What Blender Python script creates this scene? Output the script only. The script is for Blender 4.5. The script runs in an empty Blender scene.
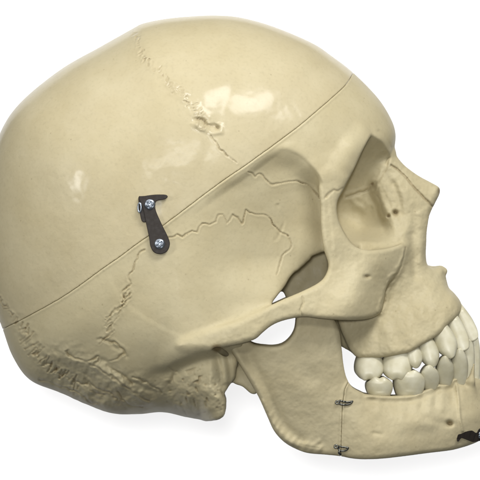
import bpy, bmesh, math, time
import numpy as np
from mathutils import Vector, Matrix

# ------------------------------------------------------------------ units
# All shapes are drawn in "design units": 1 unit = 0.46 mm; x right, y down
# along the skull's side profile, z sideways out of the midsagittal plane.
S = 0.00046
TABLE = -760.0
def W3(x, y, z):
    return Vector(((x - 240.0) * S, (240.0 - y) * S, (z - TABLE) * S))

scene = bpy.context.scene
C = scene.collection
H = 0.75                                  # design step of the sculpting grid

# ------------------------------------------------------------------ 2D helpers
def catmull(pts, closed=True, n=5):
    P = np.array(pts, float)
    N = len(P)
    out = []
    segs = N if closed else N - 1
    for i in range(segs):
        if closed:
            p0, p1, p2, p3 = P[(i-1) % N], P[i], P[(i+1) % N], P[(i+2) % N]
        else:
            p0, p1, p2, p3 = P[max(i-1, 0)], P[i], P[i+1], P[min(i+2, N-1)]
        for k in range(n):
            t = k / n
            out.append(0.5*((2*p1)+(-p0+p2)*t+(2*p0-5*p1+4*p2-p3)*t*t+(-p0+3*p1-3*p2+p3)*t**3))
    if not closed:
        out.append(P[-1])
    return np.array(out)

def sstep(a, b, x):
    t = np.clip((x - a) / (b - a), 0, 1)
    return t*t*(3-2*t)

def smin(a, b, k):
    h = np.maximum(k - np.abs(a-b), 0.0) / k
    return np.minimum(a, b) - h*h*k*0.25
def smax(a, b, k):
    return -smin(-a, -b, k)

def blur(a, r):
    n = max(int(r/H), 1)
    for _ in range(3):
        for ax in (0, 1):
            p = np.pad(a, [(n+1, n) if i == ax else (0, 0) for i in (0, 1)], mode='edge')
            c = np.cumsum(p, axis=ax)
            L = a.shape[ax]
            hi = np.take(c, np.arange(2*n+1, 2*n+1+L), axis=ax)
            lo = np.take(c, np.arange(0, L), axis=ax)
            a = (hi - lo) / (2*n+1)
    return a

class Grid:
    def __init__(self, x0, x1, y0, y1, h=H):
        self.xs = np.arange(x0, x1 + h*0.5, h)
        self.ys = np.arange(y0, y1 + h*0.5, h)
        self.h = h
        self.X, self.Y = np.meshgrid(self.xs, self.ys, indexing='ij')
        self.shape = self.X.shape
    def zeros(self):
        return np.zeros(self.shape)
    def noise(self, scale, seed):
        rs = np.random.RandomState(seed)
        L = rs.rand(int(740/scale)+6, int(740/scale)+6)*2 - 1
        an = 0.35+0.9*(seed % 7)
        ca, sa = math.cos(an), math.sin(an)
        u = ((self.X-240)*ca-(self.Y-240)*sa + 360) / scale; v = ((self.X-240)*sa+(self.Y-240)*ca + 360) / scale
        i = np.floor(u).astype(int); j = np.floor(v).astype(int)
        fu = u - i; fv = v - j
        fu = fu*fu*(3-2*fu); fv = fv*fv*(3-2*fv)
        return (L[i, j]*(1-fu)+L[i+1, j]*fu)*(1-fv) + (L[i, j+1]*(1-fu)+L[i+1, j+1]*fu)*fv
    def fbm(self, scale, seed, oct=4, gain=0.5):
        a = self.zeros(); g = 1.0
        for o in range(oct):
            a += g*self.noise(scale/2**o, seed+o*17); g *= gain
        return a
    def poly(self, pts, smooth=True, n=5):
        """signed distance to a closed outline, negative inside"""
        P = catmull(pts, True, n) if smooth else np.array(pts, float)
        X, Y = self.X, self.Y
        d = np.full(self.shape, 1e12); inside = np.zeros(self.shape, bool)
        N = len(P)
        for i in range(N):
            ax, ay = P[i]; bx, by = P[(i+1) % N]
            ex, ey = bx-ax, by-ay
            L2 = ex*ex+ey*ey
            if L2 < 1e-12: continue
            wx, wy = X-ax, Y-ay
            t = np.clip((wx*ex+wy*ey)/L2, 0, 1)
            np.minimum(d, (wx-ex*t)**2+(wy-ey*t)**2, out=d)
            if abs(ey) > 1e-12:
                c = ((ay <= Y) & (by > Y)) | ((by <= Y) & (ay > Y))
                xi = ax + (Y-ay)/ey*ex
                inside ^= c & (X < xi)
        return np.where(inside, -np.sqrt(d), np.sqrt(d))
    def line(self, pts, smooth=True, warp=None, n=4):
        """distance to an open curve, and position along it (0..1)"""
        P = catmull(pts, False, n) if smooth else np.array(pts, float)
        X, Y = self.X, self.Y
        if warp is not None:
            X = X + warp[0]; Y = Y + warp[1]
        d = np.full(self.shape, 1e12); tt = self.zeros()
        N = len(P)-1
        for i in range(N):
            ax, ay = P[i]; bx, by = P[i+1]
            ex, ey = bx-ax, by-ay
            L2 = max(ex*ex+ey*ey, 1e-9)
            wx, wy = X-ax, Y-ay
            t = np.clip((wx*ex+wy*ey)/L2, 0, 1)
            q = (wx-ex*t)**2+(wy-ey*t)**2
            m = q < d
            d = np.where(m, q, d); tt = np.where(m, (i+t)/N, tt)
        return np.sqrt(d), tt
    def tps(self, pts, reg=1.0):
        P = np.array(pts, float)
        n = len(P)
        def U(r2):
            return 0.5*r2*np.log(r2+1e-9)
        sc = 100.0
        p = P[:, :2]/sc
        r2 = ((p[:, None]-p[None])**2).sum(-1)
        K = U(r2) + np.eye(n)*reg*1e-3
        Q = np.hstack([np.ones((n, 1)), p])
        A = np.block([[K, Q], [Q.T, np.zeros((3, 3))]])
        w = np.linalg.solve(A, np.concatenate([P[:, 2], np.zeros(3)]))
        x = self.X/sc; y = self.Y/sc
        out = w[n] + w[n+1]*x + w[n+2]*y
        for i in range(n):
            out = out + w[i]*U((x-p[i, 0])**2+(y-p[i, 1])**2)
        return out
    def grad(self, a):
        gx, gy = np.gradient(a, self.h)
        return np.sqrt(gx*gx+gy*gy)
    def at(self, a, x, y):
        i = int(np.clip(round((x-self.xs[0])/self.h), 0, len(self.xs)-1))
        j = int(np.clip(round((y-self.ys[0])/self.h), 0, len(self.ys)-1))
        return float(a[i, j])

def extrude_f(z, d2, zc, ht, R, norm=1.0):
    q1 = d2 + R
    q2 = (np.abs(z - zc) - ht)/norm + R
    return np.minimum(np.maximum(q1, q2), 0) + np.hypot(np.maximum(q1, 0), np.maximum(q2, 0)) - R

def blend_segment(G, f, z, a, b, ra, rb, k, op='union'):
    """tapered capsule blended into the slab f at depth z"""
    R = max(ra, rb) + k + 2
    if z < min(a[2], b[2]) - R or z > max(a[2], b[2]) + R: return
    i0 = max(int((min(a[0], b[0])-R-G.xs[0])/G.h), 0); i1 = min(int((max(a[0], b[0])+R-G.xs[0])/G.h)+2, G.shape[0])
    j0 = max(int((min(a[1], b[1])-R-G.ys[0])/G.h), 0); j1 = min(int((max(a[1], b[1])+R-G.ys[0])/G.h)+2, G.shape[1])
    if i1 <= i0 or j1 <= j0: return
    X = G.X[i0:i1, j0:j1]; Y = G.Y[i0:i1, j0:j1]
    ex, ey, ez = b[0]-a[0], b[1]-a[1], b[2]-a[2]
    L2 = max(ex*ex+ey*ey+ez*ez, 1e-9)
    wx, wy, wz = X-a[0], Y-a[1], z-a[2]
    t = np.clip((wx*ex+wy*ey+wz*ez)/L2, 0, 1)
    d = np.sqrt((wx-ex*t)**2+(wy-ey*t)**2+(wz-ez*t)**2) - (ra+(rb-ra)*t)
    s = f[i0:i1, j0:j1]
    f[i0:i1, j0:j1] = smin(s, d, k) if op == 'union' else smax(s, -d, k)

def chain(G, f, z, pts, k, op='union'):
    for p, q in zip(pts[:-1], pts[1:]):
        blend_segment(G, f, z, p[:3], q[:3], p[3], q[3], k, op)

def blend_ellipsoid(G, f, z, c, r, k, op='union'):
    if abs(z-c[2]) > r[2]+k+3: return
    q = np.sqrt(((G.X-c[0])/r[0])**2+((G.Y-c[1])/r[1])**2+((z-c[2])/r[2])**2)
    d = (q-1)*min(r)
    f[:] = smin(f, d, k) if op == 'union' else smax(f, -d, k)

# ------------------------------------------------------------------ surface nets
def mesh_from_field(fn, G, zs):
    F = np.empty((G.shape[0], G.shape[1], len(zs)), np.float32)
    for k, z in enumerate(zs):
        F[:, :, k] = fn(float(z))
    F[0] = np.maximum(F[0], 0.5); F[-1] = np.maximum(F[-1], 0.5)
    F[:, 0] = np.maximum(F[:, 0], 0.5); F[:, -1] = np.maximum(F[:, -1], 0.5)
    F[:, :, 0] = np.maximum(F[:, :, 0], 0.5); F[:, :, -1] = np.maximum(F[:, :, -1], 0.5)
    I = F < 0
    nx, ny, nz = (s-1 for s in F.shape)
    cnt = np.zeros((nx, ny, nz), np.uint8)
    for dx in (0, 1):
        for dy in (0, 1):
            for dz in (0, 1):
                cnt += I[dx:nx+dx, dy:ny+dy, dz:nz+dz]
    act = (cnt > 0) & (cnt < 8)
    ci = np.argwhere(act)
    idx = np.full((nx, ny, nz), -1, np.int32)
    idx[act] = np.arange(len(ci))
    acc = np.zeros((len(ci), 3)); num = np.zeros(len(ci))
    corners = [(a, b, c) for a in (0, 1) for b in (0, 1) for c in (0, 1)]
    V = {c: F[ci[:, 0]+c[0], ci[:, 1]+c[1], ci[:, 2]+c[2]].astype(float) for c in corners}
    for c in corners:
        for ax in range(3):
            if c[ax]: continue
            d = list(c); d[ax] = 1; d = tuple(d)
            a, b = V[c], V[d]
            m = (a < 0) != (b < 0)
            t = np.where(m, a/np.where(m, a-b, 1), 0)
            for q in range(3):
                acc[:, q] += np.where(m, c[q] + (t if q == ax else 0), 0)
            num += m
    acc /= num[:, None]
    zs = np.asarray(zs, float)
    px = G.xs[ci[:, 0]] + acc[:, 0]*G.h
    py = G.ys[ci[:, 1]] + acc[:, 1]*G.h
    pz = zs[ci[:, 2]] + acc[:, 2]*(zs[ci[:, 2]+1]-zs[ci[:, 2]])
    verts = np.stack([px, py, pz], 1)
    quads = []
    for ax in range(3):
        o1, o2 = [(1, 2), (2, 0), (0, 1)][ax]
        sl0 = [slice(None)]*3; sl1 = [slice(None)]*3
        sl0[ax] = slice(0, -1); sl1[ax] = slice(1, None)
        a = I[tuple(sl0)]; b = I[tuple(sl1)]
        e = np.argwhere(a != b)
        e = e[(e[:, o1] > 0) & (e[:, o2] > 0)]
        for s in (0, 1, 2): e = e[e[:, s] < (nx, ny, nz)[s]]
        flip = ~a[e[:, 0], e[:, 1], e[:, 2]]
        def cell(d1, d2):
            q = e.copy(); q[:, o1] -= d1; q[:, o2] -= d2
            return idx[q[:, 0], q[:, 1], q[:, 2]]
        q = np.stack([cell(1, 1), cell(0, 1), cell(0, 0), cell(1, 0)], 1)
        q[flip] = q[flip][:, ::-1]
        quads.append(q)
    quads = np.concatenate(quads)
    quads = quads[(quads >= 0).all(1)]
    return verts, quads

def relax(verts, quads, it=1, lam=0.5):
    n = len(verts)
    e = np.concatenate([quads[:, [0, 1]], quads[:, [1, 2]], quads[:, [2, 3]], quads[:, [3, 0]]])
    for _ in range(it):
        for l in (lam, -lam*1.04):
            s = np.zeros_like(verts)
            for q in range(3):
                s[:, q] = np.bincount(e[:, 0], verts[e[:, 1], q], n)+np.bincount(e[:, 1], verts[e[:, 0], q], n)
            c = np.bincount(e[:, 0], minlength=n)+np.bincount(e[:, 1], minlength=n)
            verts = verts + l*(s/np.maximum(c, 1)[:, None]-verts)
    return verts

def link_mesh(name, verts, faces, mat, parent=None, smooth=True, origin=None):
    """verts in design units; y is mirrored on the way to the world, so flip the faces"""
    v = np.asarray(verts, float)
    w = np.stack([(v[:, 0]-240)*S, (240-v[:, 1])*S, (v[:, 2]-TABLE)*S], 1)
    me = bpy.data.meshes.new(name)
    if isinstance(faces, np.ndarray):
        f = faces[:, ::-1]
        n, m = len(f), f.shape[1]
        me.vertices.add(len(w)); me.vertices.foreach_set('co', w.ravel())
        me.loops.add(n*m); me.loops.foreach_set('vertex_index', f.ravel().astype(np.int32))
        me.polygons.add(n)
        me.polygons.foreach_set('loop_start', np.arange(0, n*m, m, dtype=np.int32))
        me.update(calc_edges=True)
    else:
        me.from_pydata([tuple(p) for p in w], [], [tuple(reversed(f)) for f in faces])
    me.polygons.foreach_set('use_smooth', np.full(len(me.polygons), smooth))
    me.materials.append(mat)
    me.validate()
    o = bpy.data.objects.new(name, me)
    C.objects.link(o)
    if parent: o.parent = parent
    return o

def add_attr(o, name, vals):
    a = o.data.attributes.new(name, 'FLOAT', 'POINT')
    a.data.foreach_set('value', np.asarray(vals, np.float32))

# ------------------------------------------------------------------ materials
def new_mat(name):
    m = bpy.data.materials.new(name); m.use_nodes = True
    nt = m.node_tree; b = nt.nodes['Principled BSDF']
    return m, nt, b

def bone_material(name, col, col2, rough, bump=0.17, coat=0.0):
    m, nt, b = new_mat(name)
    N = nt.nodes; L = nt.links
    tc = N.new('ShaderNodeTexCoord')
    n1 = N.new('ShaderNodeTexNoise'); n1.inputs['Scale'].default_value = 45; n1.inputs['Detail'].default_value = 5
    n1.inputs['Roughness'].default_value = 0.6
    L.new(tc.outputs['Object'], n1.inputs['Vector'])
    r1 = N.new('ShaderNodeValToRGB')
    r1.color_ramp.elements[0].position = 0.33; r1.color_ramp.elements[0].color = (*col2, 1)
    r1.color_ramp.elements[1].position = 0.68; r1.color_ramp.elements[1].color = (*col, 1)
    L.new(n1.outputs['Fac'], r1.inputs['Fac'])
    # small darker specks in the cast plastic
    n2 = N.new('ShaderNodeTexNoise'); n2.inputs['Scale'].default_value = 700; n2.inputs['Detail'].default_value = 3
    L.new(tc.outputs['Object'], n2.inputs['Vector'])
    r2 = N.new('ShaderNodeMapRange'); r2.inputs[1].default_value = 0.25; r2.inputs[2].default_value = 0.5
    r2.inputs[3].default_value = 0.93; r2.inputs[4].default_value = 1.0
    L.new(n2.outputs['Fac'], r2.inputs[0])
    mx = N.new('ShaderNodeMixRGB'); mx.blend_type = 'MULTIPLY'; mx.inputs[0].default_value = 1
    L.new(r1.outputs['Color'], mx.inputs[1]); L.new(r2.outputs[0], mx.inputs[2])
    # sparse dark pin-holes and specks of dirt
    vo = N.new('ShaderNodeTexVoronoi'); vo.inputs['Scale'].default_value = 210; vo.inputs['Randomness'].default_value = 1
    L.new(tc.outputs['Object'], vo.inputs['Vector'])
    vr = N.new('ShaderNodeMapRange'); vr.inputs[1].default_value = 0.05; vr.inputs[2].default_value = 0.11
    vr.inputs[3].default_value = 1; vr.inputs[4].default_value = 0
    L.new(vo.outputs['Distance'], vr.inputs[0])
    vs = N.new('ShaderNodeSeparateColor'); L.new(vo.outputs['Color'], vs.inputs[0])
    vt = N.new('ShaderNodeMath'); vt.operation = 'GREATER_THAN'; vt.inputs[1].default_value = 0.80
    L.new(vs.outputs[0], vt.inputs[0])
    vm = N.new('ShaderNodeMath'); vm.operation = 'MULTIPLY'; L.new(vr.outputs[0], vm.inputs[0]); L.new(vt.outputs[0], vm.inputs[1])
    vk = N.new('ShaderNodeMath'); vk.operation = 'MULTIPLY'; vk.inputs[1].default_value = 0.30; L.new(vm.outputs[0], vk.inputs[0])
    mx0 = N.new('ShaderNodeMixRGB'); mx0.inputs[2].default_value = (0.16, 0.12, 0.06, 1)
    L.new(vk.outputs[0], mx0.inputs[0]); L.new(mx.outputs[0], mx0.inputs[1]); mx = mx0
    # brown wash in cracks and pores; also shade painted into ear canal and lower occiput
    at = N.new('ShaderNodeAttribute'); at.attribute_name = 'stain_shade'
    mx2 = N.new('ShaderNodeMixRGB'); mx2.blend_type = 'MIX'
    mx2.inputs[2].default_value = (0.17, 0.115, 0.05, 1)
    L.new(at.outputs['Fac'], mx2.inputs[0]); L.new(mx.outputs[0], mx2.inputs[1])
    L.new(mx2.outputs[0], b.inputs['Base Color'])
    rr = N.new('ShaderNodeMapRange'); rr.inputs[3].default_value = rough-0.06; rr.inputs[4].default_value = rough+0.10
    n3 = N.new('ShaderNodeTexNoise'); n3.inputs['Scale'].default_value = 160; n3.inputs['Detail'].default_value = 4
    L.new(tc.outputs['Object'], n3.inputs['Vector'])
    L.new(n3.outputs['Fac'], rr.inputs[0]); L.new(rr.outputs[0], b.inputs['Roughness'])
    # brushed-on lacquer unevenness + fine grain
    n4 = N.new('ShaderNodeTexNoise'); n4.inputs['Scale'].default_value = 330; n4.inputs['Detail'].default_value = 4
    n4.inputs['Distortion'].default_value = 0.6
    L.new(tc.outputs['Object'], n4.inputs['Vector'])
    n5 = N.new('ShaderNodeTexNoise'); n5.inputs['Scale'].default_value = 1400; n5.inputs['Detail'].default_value = 2
    L.new(tc.outputs['Object'], n5.inputs['Vector'])
    ad = N.new('ShaderNodeMath'); ad.operation = 'MULTIPLY_ADD'; ad.inputs[1].default_value = 0.18
    L.new(n5.outputs['Fac'], ad.inputs[0]); L.new(n4.outputs['Fac'], ad.inputs[2])
    bp = N.new('ShaderNodeBump'); bp.inputs['Strength'].default_value = bump; bp.inputs['Distance'].default_value = 0.0006
    L.new(ad.outputs[0], bp.inputs['Height']); L.new(bp.outputs['Normal'], b.inputs['Normal'])
    # the crown is polished, the lower half is left matt
    sx = N.new('ShaderNodeSeparateXYZ'); L.new(tc.outputs['Object'], sx.inputs[0])
    sl = N.new('ShaderNodeMath'); sl.operation = 'MULTIPLY_ADD'; sl.inputs[1].default_value = -0.2
    L.new(sx.outputs['X'], sl.inputs[0]); L.new(sx.outputs['Y'], sl.inputs[2])
    mr = N.new('ShaderNodeMapRange'); mr.interpolation_type = 'SMOOTHSTEP'
    mr.inputs[1].default_value = (240-228)*S+.2*240*S; mr.inputs[2].default_value = (240-203)*S+.2*240*S
    mr.inputs[3].default_value = coat*.12; mr.inputs[4].default_value = coat
    L.new(sl.outputs[0], mr.inputs[0]); L.new(mr.outputs[0], b.inputs['Coat Weight'])
    b.inputs['Coat Roughness'].default_value = 0.17
    b.inputs['IOR'].default_value = 1.22
    b.inputs['Coat IOR'].default_value = 1.36
    return m

BONE = bone_material('bone_plastic', (0.466, 0.409, 0.264), (0.426, 0.367, 0.225), 0.46, coat=0.45)
BONE_JAW = bone_material('jaw_plastic', (0.462, 0.408, 0.264), (0.422, 0.365, 0.225), 0.48, coat=0.0)
BONE_LOW = bone_material('base_plastic', (0.465, 0.412, 0.265), (0.426, 0.370, 0.227), 0.46, coat=0.08)

def tooth_material():
    m, nt, b = new_mat('tooth_enamel')
    N = nt.nodes; L = nt.links
    tc = N.new('ShaderNodeTexCoord')
    n = N.new('ShaderNodeTexNoise'); n.inputs['Scale'].default_value = 180; n.inputs['Detail'].default_value = 4
    L.new(tc.outputs['Object'], n.inputs['Vector'])
    r = N.new('ShaderNodeValToRGB')
    r.color_ramp.elements[0].position = 0.3; r.color_ramp.elements[0].color = (0.47, 0.435, 0.295, 1)
    r.color_ramp.elements[1].position = 0.7; r.color_ramp.elements[1].color = (0.58, 0.555, 0.425, 1)
    L.new(n.outputs['Fac'], r.inputs['Fac']); L.new(r.outputs['Color'], b.inputs['Base Color'])
    b.inputs['Roughness'].default_value = 0.38
    b.inputs['Subsurface Weight'].default_value = 0.0
    bp = N.new('ShaderNodeBump'); bp.inputs['Strength'].default_value = 0.12; bp.inputs['Distance'].default_value = 0.0005
    n2 = N.new('ShaderNodeTexNoise'); n2.inputs['Scale'].default_value = 420
    L.new(tc.outputs['Object'], n2.inputs['Vector'])
    L.new(n2.outputs['Fac'], bp.inputs['Height']); L.new(bp.outputs['Normal'], b.inputs['Normal'])
    return m
TOOTH = tooth_material()

def metal(name, col, rough, scale=600, bump=0.1):
    m, nt, b = new_mat(name)
    N = nt.nodes; L = nt.links
    tc = N.new('ShaderNodeTexCoord')
    n = N.new('ShaderNodeTexNoise'); n.inputs['Scale'].default_value = scale; n.inputs['Detail'].default_value = 4
    L.new(tc.outputs['Object'], n.inputs['Vector'])
    r = N.new('ShaderNodeMapRange'); r.inputs[3].default_value = rough*0.8; r.inputs[4].default_value = rough*1.4
    L.new(n.outputs['Fac'], r.inputs[0]); L.new(r.outputs[0], b.inputs['Roughness'])
    mx = N.new('ShaderNodeMixRGB'); mx.inputs[1].default_value = (*[c*0.75 for c in col], 1); mx.inputs[2].default_value = (*col, 1)
    L.new(n.outputs['Fac'], mx.inputs[0]); L.new(mx.outputs[0], b.inputs['Base Color'])
    b.inputs['Metallic'].default_value = 1.0
    bp = N.new('ShaderNodeBump'); bp.inputs['Strength'].default_value = bump; bp.inputs['Distance'].default_value = 0.0003
    L.new(n.outputs['Fac'], bp.inputs['Height']); L.new(bp.outputs['Normal'], b.inputs['Normal'])
    return m
DARK = metal('browned_steel', (0.026, 0.020, 0.016), 0.46)
DARK.node_tree.nodes['Principled BSDF'].inputs['Metallic'].default_value = 0.0
DARK.node_tree.nodes['Principled BSDF'].inputs['IOR'].default_value = 1.30
STEEL = metal('zinc_screw', (0.36, 0.40, 0.45), 0.33, 300, .0)
WIRE = metal('dark_wire', (0.16, 0.16, 0.14), 0.33)

# ------------------------------------------------------------------ the skull root
skull = bpy.data.objects.new('anatomical_skull', None)
C.objects.link(skull)
skull.location = ((185-240)*S, (240-215)*S, -TABLE*S)
skull['label'] = 'glossy cream plastic human skull model with hooked-on skullcap, before a white backdrop'
skull['category'] = 'skull model'
bpy.context.view_layer.update()

# ------------------------------------------------------------------ braincase fields
G = Grid(-26, 490, 6, 430)
X, Y = G.X, G.Y
CX, CY = 185.0, 215.0
OUT = [(394,150),(395.5,133),(390,117),(377,97),(353,72.5),(333,57),(312,43),(273,26.5),(240,17.5),(215,15.5),(190,16.5),
       (165,19),(143,23.5),(133,28.5),(100,47),(60,70),(20,103),(0,133),(-11,170),(-16,215),(-14,260),(-8,298),(3,330),
       (13,357),(30,380),(60,393),(87,405),(113,414),(140,414.5),(163,413),(187,418),(207,420.5),(221,416),(226,408),
       (223,398),(227,384),(235,372),(240,350),(250,328),(268,308),(281,288),(300,267),(321,255),(344,242),(364,222),
       (372,192),(380,175),(390,162)]
oc = catmull(OUT, True, 8)
th = np.arctan2(oc[:, 1]-CY, oc[:, 0]-CX); rr = np.hypot(oc[:, 0]-CX, oc[:, 1]-CY)
o = np.argsort(th); th, rr = th[o], rr[o]
TH = np.arctan2(Y-CY, X-CX); RD = np.hypot(X-CX, Y-CY)
RO = np.interp(TH, th, rr, period=2*np.pi)
deg = np.degrees(TH)
RO = RO*(1+.2*sstep(4, 14, deg)*sstep(86, 78, deg))
r = RD/RO
pexp = np.interp(deg, [-180, -150, -70, -24, -12, 5, 14, 25, 38, 50, 60, 70, 80, 88, 100, 120, 150, 180],
                      [2.5, 2.45, 2.45, 3.6, 5.0, 9, 12, 14, 14, 14, 14, 14, 13, 8, 4, 2.9, 2.5, 2.5])
Wd = np.interp(X, [-20, 30, 90, 150, 200, 250, 300, 345, 400], [140, 146, 151, 151, 147, 138, 126, 116, 104])
Wd = Wd - 16*sstep(330, 430, Y)
Wd = blur(Wd, 8)
core = blur(r**pexp, 2)

# sideways relief added to the braincase wall
det = G.zeros(); stain_shade = G.zeros()
# temporal fossa: wall sinks behind the temporal line and the cheek pillar
ridge = [(236,164),(262,147),(284,146),(302,153),(315,166),(325,184),(331,210),(335,252),(340,300)]
fpoly = G.poly(ridge + [(300,345),(200,345),(120,300),(110,240),(160,200)])
inside = np.maximum(-fpoly, 0)
dr, _ = G.line(ridge)
fw = 9+16*sstep(318, 285, X+.4*(Y-200))
depth = blur(sstep(0, 1, dr/fw)*(fpoly < 0), 3)
fade = sstep(190, 318, X + 0.10*(Y-200))
bel = Y - (257-.725*(X-120))
det -= (32*fade*(.45+.55*sstep(150, 235, Y))*(1-.7*sstep(255, 298, Y)*sstep(305, 275, X))+.5)*depth*sstep(0, 6, inside)*sstep(1, 14, bel)
# temporal line lip and brow pillar
det += 1.2*sstep(1, 14, bel)*np.exp(-(dr/7.0)**2)*sstep(230, 290, X)*sstep(250, 205, Y)
# faint large undulations and hand-finished unevenness
det += 0.5*G.fbm(60, 3, 2) + 0.18*G.fbm(16, 9, 3)
# supramastoid groove and ear region
d, t = G.line([(246,345),(228,350),(205,352),(182,360),(160,368),(140,366)])
det -= 5*np.exp(-(d/9)**2)*sstep(0, .12, t)*sstep(1.0, .55, t)
d, t = G.line([(250,330),(225,337),(200,344),(175,354),(155,360)])
det += 5*np.exp(-(d/9)**2)*sstep(1.0, .5, t)
d, t = G.line([(285,303),(262,312),(240,321),(218,329),(196,336)])
det += 9*np.exp(-(d/11)**1.5)*sstep(.75, .35, t)*sstep(347, 335, Y)
crestY = np.interp(X, [140, 170, 200, 246], [368, 361, 350, 341])
det -= 20*blur(sstep(0, 11, Y-crestY)*sstep(138, 178, X), 2)
# mastoid body
det += 8*np.exp(-(((X-200)/26)**2+((Y-392)/22)**2))
d, t = G.line([(210,350),(213,366),(212,384),(218,396)], warp=(1.5*G.noise(9, 37), 0)); det += 2.0*np.exp(-(d/4)**2)
d, t = G.line([(222,354),(225,368),(226,380)]); det += 1.5*np.exp(-(d/3)**2); det -= 1.8*np.exp(-((d-5)/2.5)**2)
d, t = G.line([(178,372),(171,382),(174,394),(182,402)]); det -= 3.0*np.exp(-(d/3.5)**2)
# nuchal ridge running down to the mastoid, occipital shelf beneath it
rg = [(88,363),(100,367),(118,382),(136,392),(152,400),(170,409)]
d, t = G.line(rg, warp=(4.5*G.noise(17, 41)+1.5*G.noise(5, 44), 4.5*G.noise(17, 42)+1.5*G.noise(5, 49)))
below = sstep(-2, 10, (Y - np.interp(X, [40,88,118,152,175], [352,366,386,403,412])))*sstep(20, 60, X)*sstep(190, 150, X)
det -= 11*blur(below, 4)
det += 3.0*np.exp(-(d/4.0)**1.4)*sstep(0, .2, t)*sstep(1, .7, t)*(.8+.4*G.noise(22,43))
d, t = G.line([(104,360),(120,372),(138,384),(155,392)], warp=(2*G.noise(6, 45), 2*G.noise(6, 46)))
det -= 3.0*np.exp(-(d/3)**2)
d, t = G.line([(100,338),(112,343),(124,350),(128,356)], warp=(1.5*G.noise(6, 47), 1.5*G.noise(6, 48)))
det -= 1.8*np.exp(-(d/1.7)**2)
d, t = G.line([(72,358),(84,362),(92,360),(97,366)], warp=(1.5*G.noise(6, 50), 1.5*G.noise(6, 51)))
det += 1.0*np.exp(-(d/4)**2)
q = np.hypot((X-217)/1.2, Y-347); ear = .75*np.exp(-(q/4.2)**4); stain_shade += ear  # shade of the ear canal opening, painted as dark colour
# pitted bone on mastoid and occiput
def blob(cx, cy, rx, ry):
    return np.exp(-(((X-cx)/rx)**2+((Y-cy)/ry)**2)**2)
rough = np.clip(blob(196, 395, 34, 26) + 0.9*blob(105, 392, 62, 24) + 0.8*blob(66, 362, 34, 20), 0, 1)
nz = G.fbm(9, 61, 3, .6); nz2 = G.fbm(5, 67, 2, .7)
det += rough*(1.5*nz + 0.9*nz2)
det += blob(95, 394, 66, 22)*(2.4*G.fbm(13, 71, 3, .6) + 3.5*np.maximum(G.noise(8, 73)-.2, 0)); stain_shade += .35*blob(100, 402, 60, 14)*np.maximum(G.fbm(10, 75, 3), 0)  # brown patches paint in the shade under the occiput
pits = np.maximum(G.noise(3.2, 77)-0.45, 0)*blob(196, 392, 34, 26)
det -= 5*pits; stain_shade += 1.2*pits
wob = (0.8*G.noise(4, 81)+1.0*G.noise(9, 83), 0.8*G.noise(4, 82)+1.0*G.noise(9, 84))
def suture(pts, depth=1.6, w=1.1, lip=0.5, lw=3.0, st=0.35, smooth=True, k=1.0):
    w *= .72; lw *= .6; lip *= .35; depth *= .9; st *= 1.25
    global det, stain_shade
    d, t = G.line(pts, smooth, warp=(wob[0]*k, wob[1]*k))
    m = np.clip(0.85+0.7*G.noise(8, 91+len(pts)), .5, 1.35)
    det = det - depth*m*np.exp(-(d/w)**2) + lip*np.exp(-((d-w*1.9)/lw)**2)
    stain_shade = stain_shade + st*m*np.exp(-(d/(w*0.8))**2)
squam = [(145,250),(141,253),(137,260),(135,267),(130,277),(133,283),(124,290),(126,298)]
suture(squam, 1.8, 1.1, .7)
suture([(165,237.5),(172,237),(178,235),(183,237),(189,233),(192,231),(198,233),(200,227),(203,224),(210,225),(216,222),
        (218,215),(223,215),(227,223),(230,220),(233,215),(237,217),(242,224),(244,217),(246,210),(249,213),(254,215),
        (262,215),(267,217),(271,220),(272,225),(276,228),(280,232),(288,236)], 1.7, 1.0, .8, 2.2, smooth=False, k=.6)
suture([(248,173),(252,174),(255,178),(258,175),(262,176),(270,185),(278,184),(287,182.5),(296,181),(302,183),(308,185),
        (313,190),(319,198)], 1.7, 1.0, .8, 2.2, k=.6)
suture([(288,236),(291,243),(289,250),(283,256),(280,264),(276,274)], 1.5, 1.1, .8, 2.4)
for pts, dep in (([(103,336),(110,341),(120,345),(126,350),(119,355),(112,361)], 3.2), ([(68,350),(77,357),(88,361),(99,357),(95,366)], 3.4),
                 ([(134,376),(146,381),(157,386),(162,392)], 2.6), ([(92,364),(106,372),(120,382),(136,393),(150,399)], 3.0),
                 ([(108,366),(122,374),(134,383)], 2.2), ([(60,372),(76,380),(96,386),(118,398)], 3.0), ([(40,378),(58,384),(80,394),(98,404)], 2.4),
                 ([(84,378),(92,388),(104,394)], 2.4), ([(120,392),(128,401),(142,406)], 2.4), ([(170,366),(174,374),(169,384)], 2.6)):
    suture(pts, dep*.75, 1.6, 1.6, 3.5, .2, True, 1.7)
# parieto-mastoid stitches
rs0 = np.random.RandomState(12)
for i in range(24):
    u = i/23
    cx = 130-27*u+4*math.sin(9*u); cy = 290+48*u
    l = 1.6+3.6*rs0.rand(); sl = .3+.9*rs0.rand()
    cx += rs0.rand()*4-2
    suture([(cx-l, cy+l*sl), (cx+l*.6, cy-l*sl*.6)], .6+1.6*rs0.rand(), 1.0, .7, 2.0, .25, False, 1.2)
suture([(126,292),(123,300),(122,310),(115,322),(110,331),(104,338)], 1.2, 1.0, .8, 2.4, .2, True, 1.6)
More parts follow.
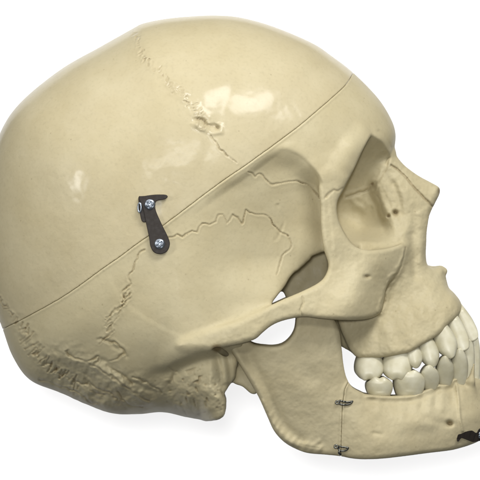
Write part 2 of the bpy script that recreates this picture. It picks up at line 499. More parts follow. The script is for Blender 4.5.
# lambdoid suture
lam = catmull([(-2,296),(8,308),(18,322),(28,338),(40,352),(52,364),(64,374),(80,384)], False, 8)
rs = np.random.RandomState(5)
for i in range(0, len(lam)-1):
    p = lam[i]; q = lam[i+1]; dv = (q-p)/np.linalg.norm(q-p); nv = np.array([-dv[1], dv[0]])
    l = (1.6 if p[1] < 325 else 4.5)*(0.25+rs.rand()); sh = (rs.rand()-.5)*(2 if p[1] < 325 else 9)
    a = p + nv*(l+sh) + dv*(rs.rand()*5-2.5); b = p - nv*(l-sh) + dv*(rs.rand()*6-3)
    suture([tuple(a), tuple(b)], 1.2 if p[1] < 325 else 1.9, 1.1, 1.0, 2.0, .3, False, 1)
d, t = G.line(lam[16:]); det += 1.6*np.exp(-(d/9)**2)*G.fbm(7, 99, 2)
# coronal suture: ragged trail with a torn pit at its lower end
cor = catmull([(133,29),(139,42),(144,57),(152,66),(166,79),(178,90),(188,100),(196,112),(203,122),(208,128)], False, 7)
for i in range(len(cor)-1):
    p = cor[i]; q = cor[i+1]; dv = (q-p)/np.linalg.norm(q-p); nv = np.array([-dv[1], dv[0]])
    f = i/len(cor)
    if f < .3:
        l = .8+1.6*rs.rand(); dep = 1.0
    else:
        l = .8+2.1*rs.rand(); dep = 1.1*rs.rand()
    off = (rs.rand()-.5)*(4+7*f)
    a = p+nv*(off+l); b = p+nv*(off-l)+dv*(rs.rand()*4-2)
    suture([tuple(a), tuple(b)], dep*.95, .95, 1.0, 1.8, .16, False, 1.3)
d, t = G.line(cor); cm = np.exp(-(d/7)**2)*sstep(.2, .5, t)
det += cm*(.9*G.fbm(6, 111, 2))
d, t = G.line([(199,121),(206,125),(212,128),(218,129)], warp=(2*G.noise(6, 121), 2*G.noise(6, 122)))
det -= 4.0*np.exp(-(d/2.4)**2)*(.75+.5*G.noise(4,123)); det += 1.6*np.exp(-((d-5)/3)**2)*np.maximum(G.noise(7,124)+.3,0)*(Y>124); stain_shade += .3*np.exp(-(d/1.6)**2)
suture([(211,137),(216,143),(219,149),(226,155),(232,160),(236,163)], 1.7, 1.0, .8, 2.0)
# creases left by the squama
suture([(277,206),(283,222),(276,240)], .6, 2.2, .4, 3, 0)
# fine horizontal brushing on the temporal wall
str_ = Grid.noise(G, 5, 131)
uu = X*0.55+Y*0.83; vv = -X*0.83+Y*0.55
det += 0.03*np.sin(vv*0.55+3*G.noise(22, 133))*sstep(.2, .8, G.noise(30, 135))

gxy = G.grad(core)
cutline = catmull([(-40,350),(3,329),(60,299),(120,257),(165,225),(210,191),(255,159),(280,141),(312,115.5),(343,88),(353,72.5),(362,56)], False, 6)
ycut = np.interp(X, cutline[:, 0], cutline[:, 1])
slope = np.gradient(ycut, G.h, axis=0)
cutd = (ycut - Y)/np.sqrt(1+slope**2)     # >0 above the saw cut
cutd = cutd + 0.3*G.noise(18, 141) + 0.12*G.noise(4, 142)
det += 0.55*np.exp(-((cutd+1.7)/1.0)**2)

RP = [(150,450),(168,424),(190,420.5),(207,421.5),(220,417.5),(226.5,410),(225,401),(226,391),(235,375),(239.5,352),(250,327),(268,307),(281,289),(300,267),(316,253.5),(330,252),(345,262),(345,330),(300,380),(270,450)]
dRP = G.poly(RP, n=3) + 1.3*G.fbm(9, 143, 2)
def vault(z):
    a = np.maximum(abs(z) - det, 0)
    g = core + (a/Wd)**2 - 1
    n = np.sqrt(gxy**2 + (2*a/Wd**2)**2) + 0.0022
    return smax(g/n, -dRP, 3.5)

def cap_field(z):
    f = vault(z)
    return smax(f, 0.06 - cutd, .8)

# ------------------------------------------------------------------ face fields
FP = [(392,150),(397,157),(405,166),(418,175.5),(430,182),(438,186.5),(440,190),(439,195),(434.5,204),(432,210),(429.5,222),
      (427.5,240),(426,255),(427,264),(432,268),(440,266.5),(445,270),(446,276),(448.5,287),(454,293),(460,301),(461.5,309),
      (456,317),(448,324),(441,332),(431,339),(420,345),(410,351),(396,354.5),(380,357),(366,357.5),(357,357),(350,350),
      (345,340),(340,328),(335,310),(330,285),(330,240),(345,190),(372,150)]
dF = G.poly(FP)
zF = G.tps([(388,165,27),(400,165,20),(415,180,17),(430,190,13),(438,194,10),(392,152,20),
            (405,190,27),(418,205,25),(428,212,19),(405,215,31),(418,230,28),(426,240,22),
            (395,240,50),(405,250,46),(416,255,32),(426,262,23),(385,262,60),(365,262,62),
            (350,290,58),(370,290,56),(350,325,52),(345,338,54),(370,340,62),(385,350,64),(400,340,64),(420,330,59),(440,316,47),
            (452,306,33),(459,305,22),(388,305,50),(400,295,47),(415,290,42),(430,285,32),(440,283,22),(446,280,10),
            (360,200,26),(345,230,40)], reg=.3)
# tooth-root swellings, rough maxilla, sutures of the face
for (ax, ay, bx, by, am) in ((452,300,458,318,2.2),(432,296,444,322,3.0),(418,306,428,336,2.2),(404,316,412,344,1.8),(384,325,392,352,2.2),(366,330,370,354,1.6)):
    d, t = G.line([(ax, ay), (bx, by)], False)
    zF += .6*am*np.exp(-(d/6.0)**2)
zF += 0.7*G.fbm(12, 151, 4, .6) + .35*np.sin((X*.95+Y*.2)*.5+3*G.noise(16, 157))*G.noise(14, 158) + 0.8*G.fbm(24, 155, 2)
fstain = G.zeros()
def fsuture(pts, depth, w, st, lip=.5, k=.5):
    global zF, fstain
    d, t = G.line(pts, True, warp=(wob[0]*k, wob[1]*k))
    zF = zF - depth*np.exp(-(d/w)**2) + lip*np.exp(-((d-2*w)/2.2)**2)
    fstain = fstain + st*np.exp(-(d/(w*.9))**2)
fsuture([(391,166),(398,171),(406,178),(414,188),(424,198),(432,206)], 2.2, 1.1, .45)
fsuture([(404,247),(402,262),(396,274),(389,283),(384,292),(384,301),(380,312)], 2.0, 1.1, .3, 1.2, 1.0)
q = np.hypot(X-439.5, (Y-191)/1.6); fstain += .8*np.exp(-(q/2.0)**2); zF -= 2.5*np.exp(-(q/2.0)**2)
# brow-to-nose junction, crest of the lacrimal groove, canine fossa folds
d, t = G.line([(396,180),(404,196),(408,214),(406,232)]); zF += 1.6*np.exp(-(d/4.5)**2)
d, t = G.line([(393,183),(398,198),(400,214)]); zF -= 1.6*np.exp(-(d/3.2)**2)
d, t = G.line([(412,235),(413,255),(415,275)]); zF -= 4*np.exp(-(d/4.5)**2)
d, t = G.line([(420,215),(421,240),(420,262)]); zF += 2.0*np.exp(-(d/4)**2)

# cheekbone and arch
ZP = [(332,168),(346,178),(340,192),(336.5,204),(337,217),(343,231),(353,245),(367,249.5),(385,248),(400,243.5),(405,250),(402.5,263),(396,275),
      (386,287),(383,301),(379,313),(366,318.5),(345,319.5),(322,318),(304,316),(290,318),(279,321),(270,325.5),(262,332),(255,338),
      (243,342),(228,345),(205,348),(180,346),(186,338),(205,331),(225,324),(240,319.5),(257,311.5),(280,300),(300,291.5),(316,283.5),(324,276),(327.5,264),(322.5,247),(320,225),
      (319.5,205),(318,188),(322,172)]
dZ = G.poly(ZP)
zZ = G.tps([(330,170,108),(328,190,111),(330,215,111),(335,240,111),(348,262,107),(375,262,92),(395,255,66),(388,285,68),(376,308,86),(352,304,121),
            (325,300,126),(295,308,135),(265,320,141),(235,332,149),(200,340,147),(340,280,115),(360,280,109)], reg=.5)
zZ += 0.5*G.fbm(14, 161, 4, .6)
tZ = np.interp(X, [180, 250, 300, 330, 360, 385, 405], [20, 12, 12, 20, 26, 36, 36])
zstain_shade = ear.copy()  # starts from the painted ear canal shade
d, t = G.line([(403,246),(400,262),(394,274),(386,283),(382,292),(381,301),(377,312)], warp=(wob[0]*1.5, wob[1]*1.5)); zZ += 2.0*np.exp(-(d/1.8)**2)
d, t = G.line([(302,296),(303,303),(300,309),(302,316)], warp=wob); zZ -= 1.6*np.exp(-(d/1.1)**2)
d, t = G.line([(324,196),(330,191),(337,192),(343,189)], warp=(wob[0]*2, wob[1]*2)); zZ -= 2.0*np.exp(-(d/1.4)**2)*1; zstain_shade += .2*np.exp(-(d/1.2)**2)
for (px_, py_, pr) in ((366,276.5,1.9),):
    q = np.hypot((X-px_)/1.8, Y-py_); zZ -= 4*np.exp(-(q/pr)**2); zstain_shade += .45*np.exp(-(q/(pr*.8))**2)
zZ -= 2.2*np.exp(-(((X-340)/26)**2+((Y-240)/16)**2))*0
nZ = np.minimum(np.sqrt(1+G.grad(blur(zZ, 3))**2), 3)
nF = np.minimum(np.sqrt(1+G.grad(blur(zF, 3))**2), 3)

# eye socket: opening seen from the side and the depth of its inner wall
OP = [(375,131),(383,134),(390,146),(391,156),(386,168),(381,182),(388,200),(394,215),(399,232),(400,243),
      (385,247.5),(367,249),(353,244.5),(343,231),(337,217),(336.5,203),(343,190),(353,170),(364,147)]
dO = G.poly(OP)
zO = G.tps([(377,136,62),(371,150,43),(360,168,27),(350,185,18),(388,150,38),(385,160,28),(376,176,20),(366,190,13),(355,205,8),
            (344,212,6),(380,200,20),(390,215,26),(398,235,40),(375,225,18),(360,228,11),(352,241,52),(367,246,66),(383,244,58),(395,241,50)], reg=.3)
zO += 0.9*G.fbm(14, 171, 3)*sstep(175, 200, Y) + .3*G.fbm(8, 175, 2)
dmed, _ = G.line([(387,166),(382,182),(388,200),(394,215),(399,232),(400,243)])
zO = zO + (zF - 1.0 - zO)*sstep(16, 1, dmed)
dgl, _ = G.line([(379,131),(386,137),(391,147)])
zVs = Wd*np.sqrt(np.clip(1-core, 0, 1))
zO = zO + (np.clip(zVs, 10, 70) - 1.0 - zO)*sstep(8, 0, dgl)
ostain = G.zeros()
for (px_, py_, pr, dp) in ((395,213,2.6,8),(388,216,1.7,5),(372,184,1.2,3)):
    q = np.hypot(X-px_, Y-py_); zO -= dp*np.exp(-(q/pr)**2); zF -= dp*np.exp(-(q/pr)**2); ostain += .7*np.exp(-(q/pr)**2)
d, t = G.line([(390,158),(384,170),(380,180),(372,186),(360,192),(348,198)], warp=(wob[0]*1.6, wob[1]*1.6)); zO -= 1.2*np.exp(-(d/1.3)**2); zO += .8*np.exp(-((d-3.5)/2.2)**2); ostain += .2*np.exp(-(d/1.2)**2)
d, t = G.line([(381,182),(377,192),(379,203),(384,214)], warp=wob); zO += 1.0*np.exp(-((d-3)/3)**2)
d, t = G.line([(354,202),(362,208),(370,204),(374,212)], warp=wob); zO += .9*np.exp(-(d/2.6)**2)
nO = np.minimum(np.sqrt(1+G.grad(blur(zO, 3))**2), 3)

# bone behind the cheek: pterygoid plate and back of the upper jaw
PP = [(286,298),(290,309),(297,322),(303,345),(318,352),(335,345),(352,345),(360,300),(360,240),(330,225),(305,245),(284,282)]
dP = G.poly(PP)
zP = 9 + 1.5*G.fbm(30, 181, 3)

def base_field(z):
    a = abs(z)
    f = vault(z)
    chain(G, f, a, [(328,186,95,6),(335,168,92,5.5),(346,151,83,5),(358,137,68,4)], 14)
    # front of the face
    ff = extrude_f(a, dF, 0.0, np.maximum(zF, 1.0), 6.0, nF)
    blend_ellipsoid(G, ff, z, (421, 236, 0), (30, 31, 17), 3, 'cut')
    fp = extrude_f(a, dP, 0.0, zP, 6.0)
    ff = smin(ff, fp, 8)
    f = smin(f, ff, 6)
    # cheekbone and arch
    fz = extrude_f(a, dZ, zZ - tZ/2, tZ/2, 5.5, nZ)
    f = smin(f, fz, 7)
    # eye socket
    fo = smax(dO, (zO - a)/nO, 3.0)
    f = smax(f, -fo, 2.5)
    blend_segment(G, f, a, (348, 205, 50), (320, 212, 48), 26, 16, 5, 'cut')
    # ear canal
    blend_segment(G, f, a, (240, 360, 70), (216, 346.5, 140), 3.0, 3.8, 3, 'cut')
    # vaginal process and styloid stump behind the jaw joint
    chain(G, f, a, [(238,346,84,9),(246,372,70,6),(254,390,62,3.5)], 5)
    # vomer / septum in the nose
    fs = extrude_f(z, G_sept, 0.0, 1.6, 1.0)
    f = np.minimum(f, fs)
    f = smin(f, extrude_f(a, G_styl, 72.0, 7.0, 3.0), 4)
    # spine under the nose
    chain(G, f, a, [(428,272,0,6),(441,271,0,3.6),(444.5,271,0,2.4)], 4)
    return smax(f, 0.06 + cutd, .8)
G_styl = G.poly([(230,345),(239,350),(248,368),(257,388),(252,393),(243,386),(231,378)])
G_sept = G.poly([(380,210),(405,205),(418,225),(422,250),(424,268),(385,272)])

zs_all = np.concatenate([np.arange(-159, 0, 3.0), np.arange(0, 160, 1.0)])
t0 = time.time()

def bone_part(name, field, grid, zs, mat, parent, stain_shade_map=None):
    v, q = mesh_from_field(field, grid, zs)
    v = relax(v, q, 1, .45)
    o = link_mesh(name, v, q, mat, parent)
    if stain_shade_map is not None:
        i = np.clip(np.rint((v[:, 0]-grid.xs[0])/grid.h).astype(int), 0, grid.shape[0]-1)
        j = np.clip(np.rint((v[:, 1]-grid.ys[0])/grid.h).astype(int), 0, grid.shape[1]-1)
        add_attr(o, 'stain_shade', np.clip(stain_shade_map[i, j], 0, .85)*(v[:, 2] > -6))
    return o

def keep(o, parent):
    """parent without moving: the roots sit away from the world origin"""
    o.parent = parent
    o.matrix_parent_inverse = parent.matrix_world.inverted()

cap = bone_part('skullcap', cap_field, G, zs_all, BONE, None, np.where(dO < 0, 0, stain_shade)); keep(cap, skull)
tot_stain_shade = np.where(dO < 1, ostain, np.where(dZ < 0, zstain_shade, np.where((dF < 0) & (X > 345), fstain+ostain, stain_shade)))
cranium = bone_part('cranium', base_field, G, zs_all, BONE_LOW, None, tot_stain_shade); keep(cranium, skull)
print('cranium', round(time.time()-t0, 1), len(cranium.data.vertices), len(cap.data.vertices))

# ------------------------------------------------------------------ lower jaw
J = Grid(220, 500, 288, 466)
X2, Y2 = J.X, J.Y
MP = [(228,343),(231,337),(238,335),(246,339),(254,343),(266,345),(279,344.5),(288,339),(294,330),(296,318),(299,306),(306,298),(318,300),(330,314),(338,328),
      (341,348),(342.5,362),(345.5,376),(351.5,386),(361,391.5),(367,393.5),(386,395),(396,395),(410,394),(419,391.5),(428,387.5),(438,383.5),(447,383),(453,378),(460,376.5),(466,379),
      (474,378),(482,380),(487,390),(491,405),(492,420),(488,433),(480,440),(470,444.5),(458,448),(448,450),(425,452.5),(400,455.5),(380,457.5),(362,458),(350,457),(340,455),
      (325,453.5),(308,452),(296,448),(284,441),(274,430),(267,415),(258,395),(243,369)]
dM = J.poly(MP)
zM = J.tps([(235,342,124),(250,360,114),(240,365,116),(275,350,112),(300,310,112),(320,320,107),(335,340,101),(270,400,95),(300,390,97),(330,380,94),(290,440,80),(320,445,77),(280,420,86),
            (343,410,88),(345,450,80),(370,400,77),(370,430,86),(370,452,82),(400,405,64),(400,430,78),(400,450,75),(430,395,48),(430,420,60),(430,445,57),(452,392,34),(455,420,45),(452,442,43),
            (470,388,22),(474,415,31),(470,438,30),(484,395,8),(488,420,12)], reg=.4)
tM = np.interp(X2, [220,240,260,330,350,380,500], [20,16,12,14,24,26,30])
zM = zM + 0.42*J.fbm(14, 201, 4, .6) + 0.7*J.fbm(34, 205, 2)
mstain = J.zeros()
# thickened back edge, masseter ripples at the angle, oblique line, body hollow
d, t = J.line([(233,347),(247,370),(260,393),(269,415),(278,430),(290,441)]); zM -= 2.5*np.exp(-((d-9)/5)**2)
zM += 3.0*np.exp(-(d/4.5)**2)*sstep(430, 400, Y2)
d, t = J.line([(262,402),(270,420),(280,432),(295,442),(318,447)])
rip = np.sin((X2*0.8+Y2*0.6)*0.95 + 1.5*J.noise(9, 211))
zM += 0.32*rip*np.exp(-((d-3)/5)**2)*sstep(395, 412, Y2)
zM += 1.8*np.exp(-((d-1)/3)**2)
d, t = J.line([(300,330),(296,350),(306,375)]); zM -= 2.0*np.exp(-(d/12)**2)
d, t = J.line([(318,440),(300,444),(290,441)]); zM += 1.0*np.exp(-(d/3)**2)
d, t = J.line([(352,388),(372,408),(400,418),(430,422)]); zM += 1.6*np.exp(-(d/7)**2)
d, t = J.line([(375,430),(405,434),(440,428)]); zM -= 1.6*np.exp(-(d/9)**2)
d, t = J.line([(373,432),(380,433)]); zM -= 1.2*np.exp(-(d/2)**2)
# alveolar edge: thin light lip with scallops, root swellings
d, t = J.line([(367,395),(386,396.5),(396,396.5),(410,395.5),(419,393),(428,389),(438,385),(447,384.5),(453,379.5),(460,378),(465,380)])
zM += 2.4*np.exp(-(d/1.8)**2) - 1.8*np.exp(-((d-5)/2.5)**2) + .9*np.exp(-(d/5)**2)*J.noise(5, 217)
for (ax, ay, bx, by, am) in ((378,398,377,412,1.4),(402,399,402,414,1.6),(416,397,414,410,1.4),(430,392,428,410,2.2),(443,388,441,408,2.4),(462,388,460,406,2.2)):
    d, t = J.line([(ax, ay), (bx, by)], False); zM += .5*am*np.exp(-(d/4)**2)
for (ax, ay, bx, by, am) in ((423,394,420,406,1.6),(437,389,434,404,1.8),(452,389,451,402,1.6)):
    d, t = J.line([(ax, ay), (bx, by)], False); zM -= .6*am*np.exp(-(d/2.6)**2)
# raised moulding seam near the chin, mental foramen
d, t = J.line([(456,384),(458,400),(459,416),(462,430)]); zM += 2.0*np.exp(-(d/1.5)**2)
q = np.hypot((X2-449)/1.2, Y2-423); zM -= 7*np.exp(-(q/2.6)**2); mstain += .7*np.exp(-(q/2.2)**2)
d, t = J.line([(425,418),(436,421),(446,423)]); zM -= 1.6*np.exp(-(d/4)**2)
nM = np.minimum(np.sqrt(1+J.grad(blur(zM, 3))**2), 2.5)
seam = catmull([(400,280),(368,350),(346.5,383),(343,395),(341.5,410),(340.5,440),(340,470)], False, 6)
xs_ = np.interp(Y2, seam[:, 1], seam[:, 0])
sd = X2 - xs_
zM += 0.9*np.exp(-((np.abs(sd)-1.2)/1.2)**2)
stepR = -1.2*sstep(10, 0, -sd)*(sd < 0)

def jaw(z):
    a = abs(z)
    f = extrude_f(a, dM, zM - tM/2, tM/2, 5.0, nM)
    # condyle, spiky septa by the front teeth
    chain(J, f, a, [(239,345,112,5.5),(240,345,98,6.0),(238,347,84,5.5)], 9)
    chain(J, f, a, [(469,394,17,5),(470.5,381,22,3.0),(473.5,364,22,.8)], 5)
    return f
jb = bone_part('jaw_body', lambda z: smax(jaw(z), 0.02 - sd, .4), J, zs_all[zs_all > -136][:-20], BONE_JAW, None, mstain); keep(jb, skull)
jr_field = lambda z: smax(jaw(z), 0.02 + sd, .4)
# the two rami are separate castings pinned to the body
v, q = mesh_from_field(jr_field, J, np.arange(60, 136, 1.0))
v = relax(v, q, 1, .45)
jr = link_mesh('jaw_ramus', v, q, BONE_JAW); keep(jr, skull)
v, q = mesh_from_field(jr_field, J, np.arange(-135, -59, 3.0))
jr2 = link_mesh('jaw_ramus', v, q, BONE_JAW); keep(jr2, skull)
print('jaw', round(time.time()-t0, 1))

# ------------------------------------------------------------------ teeth
def tooth(neck, tip, z0, z1, w_neck, w_max, w_tip, depth, cusps, seed, parent, side=1):
    """neck/tip in profile, z0/z1 outer-face depth at neck and tip; w: half widths along the row; depth: buccal thickness"""
    rs = np.random.RandomState(seed)
    w_max *= 1.05; w_tip *= 1.04
    n, m = 28, 22
    neck = np.array(neck, float); tip = np.array(tip, float)
    tip = tip + rs.uniform(-.7, .7, 2); z1 = z1 + rs.uniform(-1, 1)
    ax = tip-neck; L = np.linalg.norm(ax); ax /= L
    tr = np.array([-ax[1], ax[0]])
    V = []; Fc = []
    prof_t = np.concatenate([np.linspace(-.32, 0, 5), np.linspace(0, 1, m-5)[1:] , [1.0]])
    rows = []
    for ti, t in enumerate(prof_t):
        if t <= 0:
            w = w_neck*(1+t*1.3); dp = depth*.5*(.82+t*1.3)
        else:
            b = math.sin(min(t/.55, 1)*math.pi/2) if t < .55 else 1.0
            w = w_neck+(w_max-w_neck)*b
            if t >= .55:
                w = w_max+(w_tip-w_max)*((t-.55)/.45)**1.6
            dp = depth*.5*((.82+.22*math.sin(min(t*1.5, 1)*math.pi/2)))
            if not cusps: dp *= 1-.72*max(t-.15, 0)/.85
        zc = z0+(z1-z0)*t - depth*.5 + (34*t if t < 0 else 0)
        if not cusps and t > 0: zc = z0+(z1-z0)*t - dp + (-.0)*depth
        if t > .7:
            rd = math.sqrt(1-(.42 if cusps else .5)*((t-.7)/.3)**2)
            w *= rd; zc += dp*(1-rd)*(0 if cusps else .4); dp *= rd
        rows.append((t, w, dp, zc))
    last = len(rows)
    for ri, (t, w, dp, zc) in enumerate(rows):
        for k in range(n):
            a = 2*math.pi*k/n
            e = 2.25 if cusps else 2.15
            c, s = math.cos(a), math.sin(a)
            u = math.copysign(abs(c)**(2/e), c)*w; d = math.copysign(abs(s)**(2/e), s)*dp
            off = 0.0
            if t > .55:
                qq = (t-.55)/.45
                if cusps == 'molar':
                    off = qq*1.3*math.cos(2*math.pi*u/(w*1.05))*-1*(1 if d > 0 else .8)
                elif cusps == 'pre':
                    off = qq*1.8*(1-(u/w)**2*1.6)
                elif cusps is None:
                    off = qq*0.8*(1-(u/w)**2)
                elif cusps == 'canine':
                    off = qq*2.2*(.6-(u/w)**2)
            # rounded shoulder at the biting end
            tt = t
            p = neck+ax*(tt*L+off)+tr*u
            zz = zc+d
            if t > .2 and d > 0:      # soft vertical groove on the outer face
                zz -= (.8 if cusps == 'molar' else -.15)*math.exp(-(u/(w*.3))**2)
            V.append([p[0], p[1], zz])
    V = np.array(V); nr = len(rows)
    # close the biting end by inset rings
    base = V[-n:].copy(); cen = base.mean(0)
    extra = []
    for sc_, lift in ((.86, .9), (.68, 1.35), (.42, .7 if cusps in ('molar', 'pre') else 1.5), (.2, -.2 if cusps in ('molar', 'pre') else 1.6)):
        ring = cen+(base-cen)*sc_
        ring[:, :2] += ax*lift
        extra.append(ring)
    V[-n:] = V[-n:]
    V = np.concatenate([V]+extra)
    nr += 4
    V = np.concatenate([V, [V[:n].mean(0)], [V[-n:].mean(0)]])
    for i in range(nr-1):
        for k in range(n):
            a = i*n+k; b = i*n+(k+1) % n
            Fc.append((a, b, b+n, a+n))
    for k in range(n):
        Fc.append((len(V)-2, (k+1) % n, k))
        Fc.append((len(V)-1, (nr-1)*n+k, (nr-1)*n+(k+1) % n))
    if side < 0: V[:, 2] *= -1
    o = link_mesh('tooth', V, Fc, TOOTH)
    bm = bmesh.new(); bm.from_mesh(o.data); bmesh.ops.recalc_face_normals(bm, faces=bm.faces); bm.to_mesh(o.data); bm.free()
    s = o.modifiers.new('round', 'SUBSURF'); s.levels = 1; s.render_levels = 1
    keep(o, parent)
    return o

bpy.context.view_layer.update()
UP = [ # neck, tip, z neck, z tip, half widths, depth, kind
    ((369,354),(368.5,378),62,66, 11.5,14,12.5, 24,'molar'),
    ((397,352),(396.5,377.5),62,66, 12.5,14.6,13, 25,'molar'),
    ((411.5,346),(415.5,366),60,62, 6.0,8.0,6.5, 20,'pre'),
    ((424.5,339),(432,364.5),56,57, 7.2,9.4,7.2, 20,'pre'),
    ((439,327),(450,356),48,50, 8.0,10.6,6.5, 17,'canine'),
    ((451.5,318),(464,348),33,38, 6.4,8.4,7.0, 15,None),
    ((459,309.5),(472.5,339),19,23, 5.5,7.6,7.4, 15,None)]
DN = [
    ((379,395),(378.5,377.5),67,70, 10.8,13,12, 24,'molar'),
    ((408.5,395.5),(409.5,371.5),57,64, 12.5,15,13.4, 24,'molar'),
    ((430.5,390),(428.5,367),45,58, 6.0,9.2,7.8, 18,'pre'),
    ((444.5,386),(444.5,357),36,50, 6.3,8.6,6.4, 17,'pre'),
    ((458.5,386),(458.5,350),27,39, 6.6,8.6,6.0, 15,'canine'),
    ((468,384),(467.5,341),18,24, 4.6,6.0,5.2, 13,None),
    ((476,384),(474.5,336),7,10, 3.6,5.0,4.6, 12,None)]
for sgn in (1, -1):
    for i, (a, b, z0, z1, wn, wm, wt, dp, kd) in enumerate(UP):
        tooth(a, b, z0, z1, wn, wm, wt, dp, kd, i, cranium, sgn)
    for i, (a, b, z0, z1, wn, wm, wt, dp, kd) in enumerate(DN):
        tooth(a, b, z0, z1, wn, wm, wt, dp, kd, 20+i, jb, sgn)

# ------------------------------------------------------------------ hardware
def plate_mesh(pts, zfun, thick, bevel=.6, smooth_n=4):
    P = catmull(pts, True, smooth_n) if smooth_n else np.array(pts, float)
    bm = bmesh.new()
    vs = [bm.verts.new(W3(p[0], p[1], zfun(p[0], p[1]))) for p in P]
    f = bm.faces.new(vs)
    ex = bmesh.ops.extrude_face_region(bm, geom=[f])
    for v in [g for g in ex['geom'] if isinstance(g, bmesh.types.BMVert)]:
        v.co.z += thick*S
    bmesh.ops.recalc_face_normals(bm, faces=bm.faces)
    es = [e for e in bm.edges if len(e.link_faces) == 2 and e.calc_face_angle(0) > 1.0]
    bmesh.ops.bevel(bm, geom=es, offset=bevel*S, segments=2, affect='EDGES', profile=.5)
    bmesh.ops.triangulate(bm, faces=[f for f in bm.faces if len(f.verts) > 4])
    return bm
def link_bm(name, bm, mat, parent, smooth=False):
    me = bpy.data.meshes.new(name); bm.to_mesh(me); bm.free()
    me.polygons.foreach_set('use_smooth', np.full(len(me.polygons), smooth))
    me.materials.append(mat)
    o = bpy.data.objects.new(name, me); C.objects.link(o); keep(o, parent)
    return o
def tube_bm(bm, pts, rad, closed=False, n=10):
    P = [W3(*p) for p in pts]
    rings = []
    N = len(P)
    up = Vector((0, 0, 1))
    for i, p in enumerate(P):
        a = P[(i-1) % N] if (closed or i > 0) else p
        b = P[(i+1) % N] if (closed or i < N-1) else p
        t = (b-a).normalized()
        s = t.cross(up)
        s = s.normalized() if s.length > 1e-4 else Vector((1, 0, 0))
        u = s.cross(t).normalized()
        rings.append([bm.verts.new(p+(s*math.cos(2*math.pi*k/n)+u*math.sin(2*math.pi*k/n))*rad*S) for k in range(n)])
    for i in range(N if closed else N-1):
        A, B = rings[i], rings[(i+1) % N]
        for k in range(n):
            bm.faces.new((A[k], A[(k+1) % n], B[(k+1) % n], B[k]))
    if not closed:
        bm.faces.new(rings[0]); bm.faces.new(rings[-1])
    bmesh.ops.recalc_face_normals(bm, faces=bm.faces)

def surf_z(x, y):
    """outer face of the braincase at a point"""
    c = G.at(core, x, y); return G.at(Wd, x, y)*math.sqrt(max(1-c, 0)) + G.at(blur(det, 3), x, y)
_dz = blur(det, 3)
def surf_z(x, y):
    return G.at(Wd, x, y)*math.sqrt(max(1-G.at(core, x, y), 0)) + G.at(_dz, x, y)
zA, zB = surf_z(151, 206), surf_z(160, 244)
def latch_plane(x, y): return zA + (zB-zA)*(y-206)/38 + 1.2
LP = [(140,198),(146,196.4),(155,195.2),(162,195),(167,195.4),(168.5,197.5),(165.5,199.8),(158,201.3),(156.3,204.5),(157,211.5),(163,225),
      (169.3,238),(170.6,245),(167.5,251.5),(161,254),(154.8,252),(151.4,246),(150.2,238),(146.6,221),(144,209)]
latch = link_bm('latch', plate_mesh(LP, latch_plane, 3.0), DARK, skull)
bpy.context.view_layer.update()
# folded flange and an added steel loop for its silvery glints at the left of the latch
bm = plate_mesh([(139.6,198),(142.5,197.5),(145,206),(147.5,220),(145.5,222.5),(142.6,220.5),(140.5,210)], lambda x, y: latch_plane(x, y)-1.4, 3.4)
link_bm('flange', bm, DARK, latch)
bm = bmesh.new()
tube_bm(bm, [(140.8+1.5*math.cos(a), 208+4.6*math.sin(a), zA+3.0+1.0*math.cos(a)) for a in np.linspace(0, 2*math.pi, 22)[:-1]], 1.0, True)
link_bm('eye', bm, STEEL, latch, True)  # added loop that stands for glints on the flange

def screw(cx, cy, z, r, ang, parent):
    bm = bmesh.new()
    n = 48; rings = []
    prof = [(1.0, -1.0), (1.0, .35), (.97, .7), (.86, 1.25), (.7, 1.75), (.5, 2.15), (.3, 2.35), (.14, 2.42), (0.02, 2.45)]
    fine = []
    for i in range(len(prof)-1):
        for k in range(4):
            t = k/4; fine.append((prof[i][0]*(1-t)+prof[i+1][0]*t, prof[i][1]*(1-t)+prof[i+1][1]*t))
    fine.append(prof[-1])
    for rr_, h_ in fine:
        ring = []
        for k in range(n):
            a = 2*math.pi*k/n
            x = rr_*r*math.cos(a); y = rr_*r*math.sin(a)
            lx = x*math.cos(ang)+y*math.sin(ang); ly = -x*math.sin(ang)+y*math.cos(ang)
            cross = max(max(0, 1-(abs(lx)/(r*.17))**4)*(abs(ly) < r*.68), max(0, 1-(abs(ly)/(r*.17))**4)*(abs(lx) < r*.68)) if h_ > .7 else 0
            ring.append(bm.verts.new(W3(cx+x, cy+y, z+h_-1.5*cross)))
        rings.append(ring)
    for A, B in zip(rings[:-1], rings[1:]):
        for k in range(n): bm.faces.new((A[k], A[(k+1) % n], B[(k+1) % n], B[k]))
    bm.faces.new(rings[-1])
    bmesh.ops.recalc_face_normals(bm, faces=bm.faces)
    return link_bm('screw', bm, STEEL, parent, True)
screw(151, 205, latch_plane(151, 205)+3, 5.4, .5, latch)
screw(160.6, 244, latch_plane(160.6, 244)+3, 5.3, .9, latch)

def jz(x, y): return J.at(zM, x, y)
# wire hooks holding the jaw pieces together
def wire_hook(pts, eye, zoff):
    bm = bmesh.new()
    P = catmull(pts, True, 6)
    zc = jz(*eye)
    tube_bm(bm, [(p[0], p[1], jz(min(max(p[0], 330), 352), p[1])+zoff) for p in P], .95, True)
    tube_bm(bm, [(eye[0]+1.7*math.cos(a), eye[1]+1.5*math.sin(a), zc+zoff) for a in np.linspace(0, 2*math.pi, 15)[:-1]], .85, True)
    return bm
h1 = link_bm('jaw_hook', wire_hook([(339,399.6),(343,400.4),(347,401),(351.8,400.2),(348.5,403),(343,403.6),(339,402.6)], (336.6,401.2), 1.4), WIRE, skull, True)
h2bm = wire_hook([(338.5,445),(342,445.6),(347.4,446.4),(345,449),(340.5,449.6),(338,447.8)], (335.4,445.2), 1.4)
tube_bm(h2bm, [(339,449,jz(339,446)+1),(338.4,451.5,jz(339,446)),(340,453.2,jz(339,446)-1.5)], 1.3)
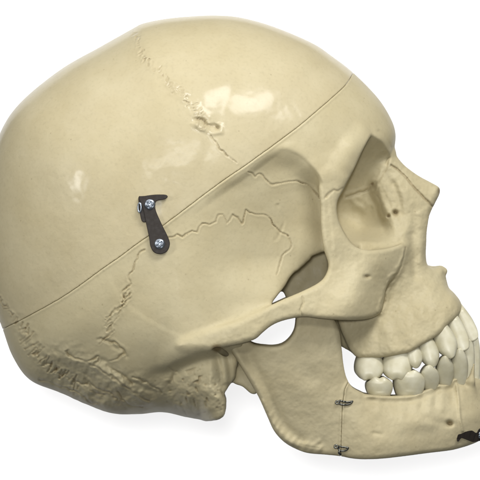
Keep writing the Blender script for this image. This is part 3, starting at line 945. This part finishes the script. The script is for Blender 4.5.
h2 = link_bm('jaw_hook', h2bm, WIRE, skull, True)
# dark clasp on the chin with a bright pin
CPm = [(457.2,434.2),(460.5,433.2),(465,431.2),(471.5,430),(475.8,432.6),(478.5,428.5),(484,427.5),(489,431),(489,437),(483,440.2),(478.5,440.6),(473,441.6),(468,440),(463.5,438.2),(460.4,437.6),(458,440.6),(456.2,440)]
cz = lambda x, y: max(jz(min(x, 484), min(y, 438)), 10)+1.0
clasp = link_bm('chin_clasp', plate_mesh(CPm, cz, 2.6, .5, 3), DARK, skull)
bpy.context.view_layer.update()
screw(479.5, 434.6, cz(479.5, 434.6)+2.4, 3.6, .3, clasp)

# ------------------------------------------------------------------ setting
m, nt, b = new_mat('white_backdrop')
tc = nt.nodes.new('ShaderNodeTexCoord'); n = nt.nodes.new('ShaderNodeTexNoise'); n.inputs['Scale'].default_value = 30
nt.links.new(tc.outputs['Object'], n.inputs['Vector'])
mx = nt.nodes.new('ShaderNodeMixRGB'); mx.inputs[1].default_value = (.90, .90, .91, 1); mx.inputs[2].default_value = (.92, .92, .925, 1)
nt.links.new(n.outputs['Fac'], mx.inputs[0]); nt.links.new(mx.outputs[0], b.inputs['Base Color'])
b.inputs['Roughness'].default_value = .8
b.inputs['Specular IOR Level'].default_value = .1
bm = bmesh.new()
bmesh.ops.create_grid(bm, x_segments=8, y_segments=8, size=.30)
me = bpy.data.meshes.new('white_backdrop'); bm.to_mesh(me); bm.free(); me.materials.append(m)
tab = bpy.data.objects.new('white_backdrop', me); C.objects.link(tab)
tab['kind'] = 'structure'
tab['label'] = 'plain white backdrop behind the skull'

# ------------------------------------------------------------------ lamps
def area(name, x, y, z, sx, sy, power, col=(1, 1, 1), tgt=(190, 230, 60), roll=0.0):
    l = bpy.data.lights.new(name, 'AREA'); l.shape = 'RECTANGLE'; l.size = sx; l.size_y = sy
    l.energy = power; l.color = col
    o = bpy.data.objects.new(name, l); C.objects.link(o)
    o.location = W3(x, y, z)
    d = W3(*tgt)-o.location
    o.rotation_euler = (d.to_track_quat('-Z', 'Y').to_matrix() @ Matrix.Rotation(roll, 3, 'Z')).to_euler()
    return o
area('front_fill', 24, -96, 13600, .26, .26, 148.0, (1, .99, .97), (240, 240, 0))  # added near-axis lamp for the soft halo and to lift flat faces
area('key_softbox', 1090, -1480, 1260, .44, .26, 9.4, (1, .985, .97), (240, 210, 60), .7)
area('top_panel', -530, -1780, 560, 1.0, .6, 4.0, (1, .99, .97), (210, 200, 40))
area('streak_light', 270, -700, 2500, .54, .11, 3.3, (1, .99, .97), (200, 200, 60), .35)
area('left_softbox', -1520, -220, 1400, .19, .14, 3.0, (1, .99, .97))
# added unseen strip lamps that whiten the backdrop and the gaps
for i in range(4):
    a = i*math.pi/2
    cx, cy = 240+480*math.cos(a), 240+480*math.sin(a)
    area('backdrop_fill', cx, cy, TABLE+470, *((.10, .42) if i % 2 == 0 else (.42, .10)), 0.13, (1, 1, 1), (cx, cy, TABLE))

w = bpy.data.worlds.new('World'); scene.world = w; w.use_nodes = True
bg = w.node_tree.nodes['Background']; bg.inputs['Color'].default_value = (.9, .95, 1, 1); bg.inputs['Strength'].default_value = 0.12

# ------------------------------------------------------------------ camera
D = 6.0
cam = bpy.data.cameras.new('camera'); co = bpy.data.objects.new('camera', cam); C.objects.link(co)
co.location = W3(240, 240, 0) + Vector((0, 0, D))
cam.sensor_width = 36; cam.lens = 36*D/(480*S)
cam.clip_start = .05; cam.clip_end = 20
scene.camera = co
scene.view_settings.view_transform = 'Standard'; scene.view_settings.look = 'None'
scene.view_settings.exposure = 0; scene.view_settings.gamma = 1
scene.render.resolution_x = scene.render.resolution_y = 1024
print('done', round(time.time()-t0, 1))
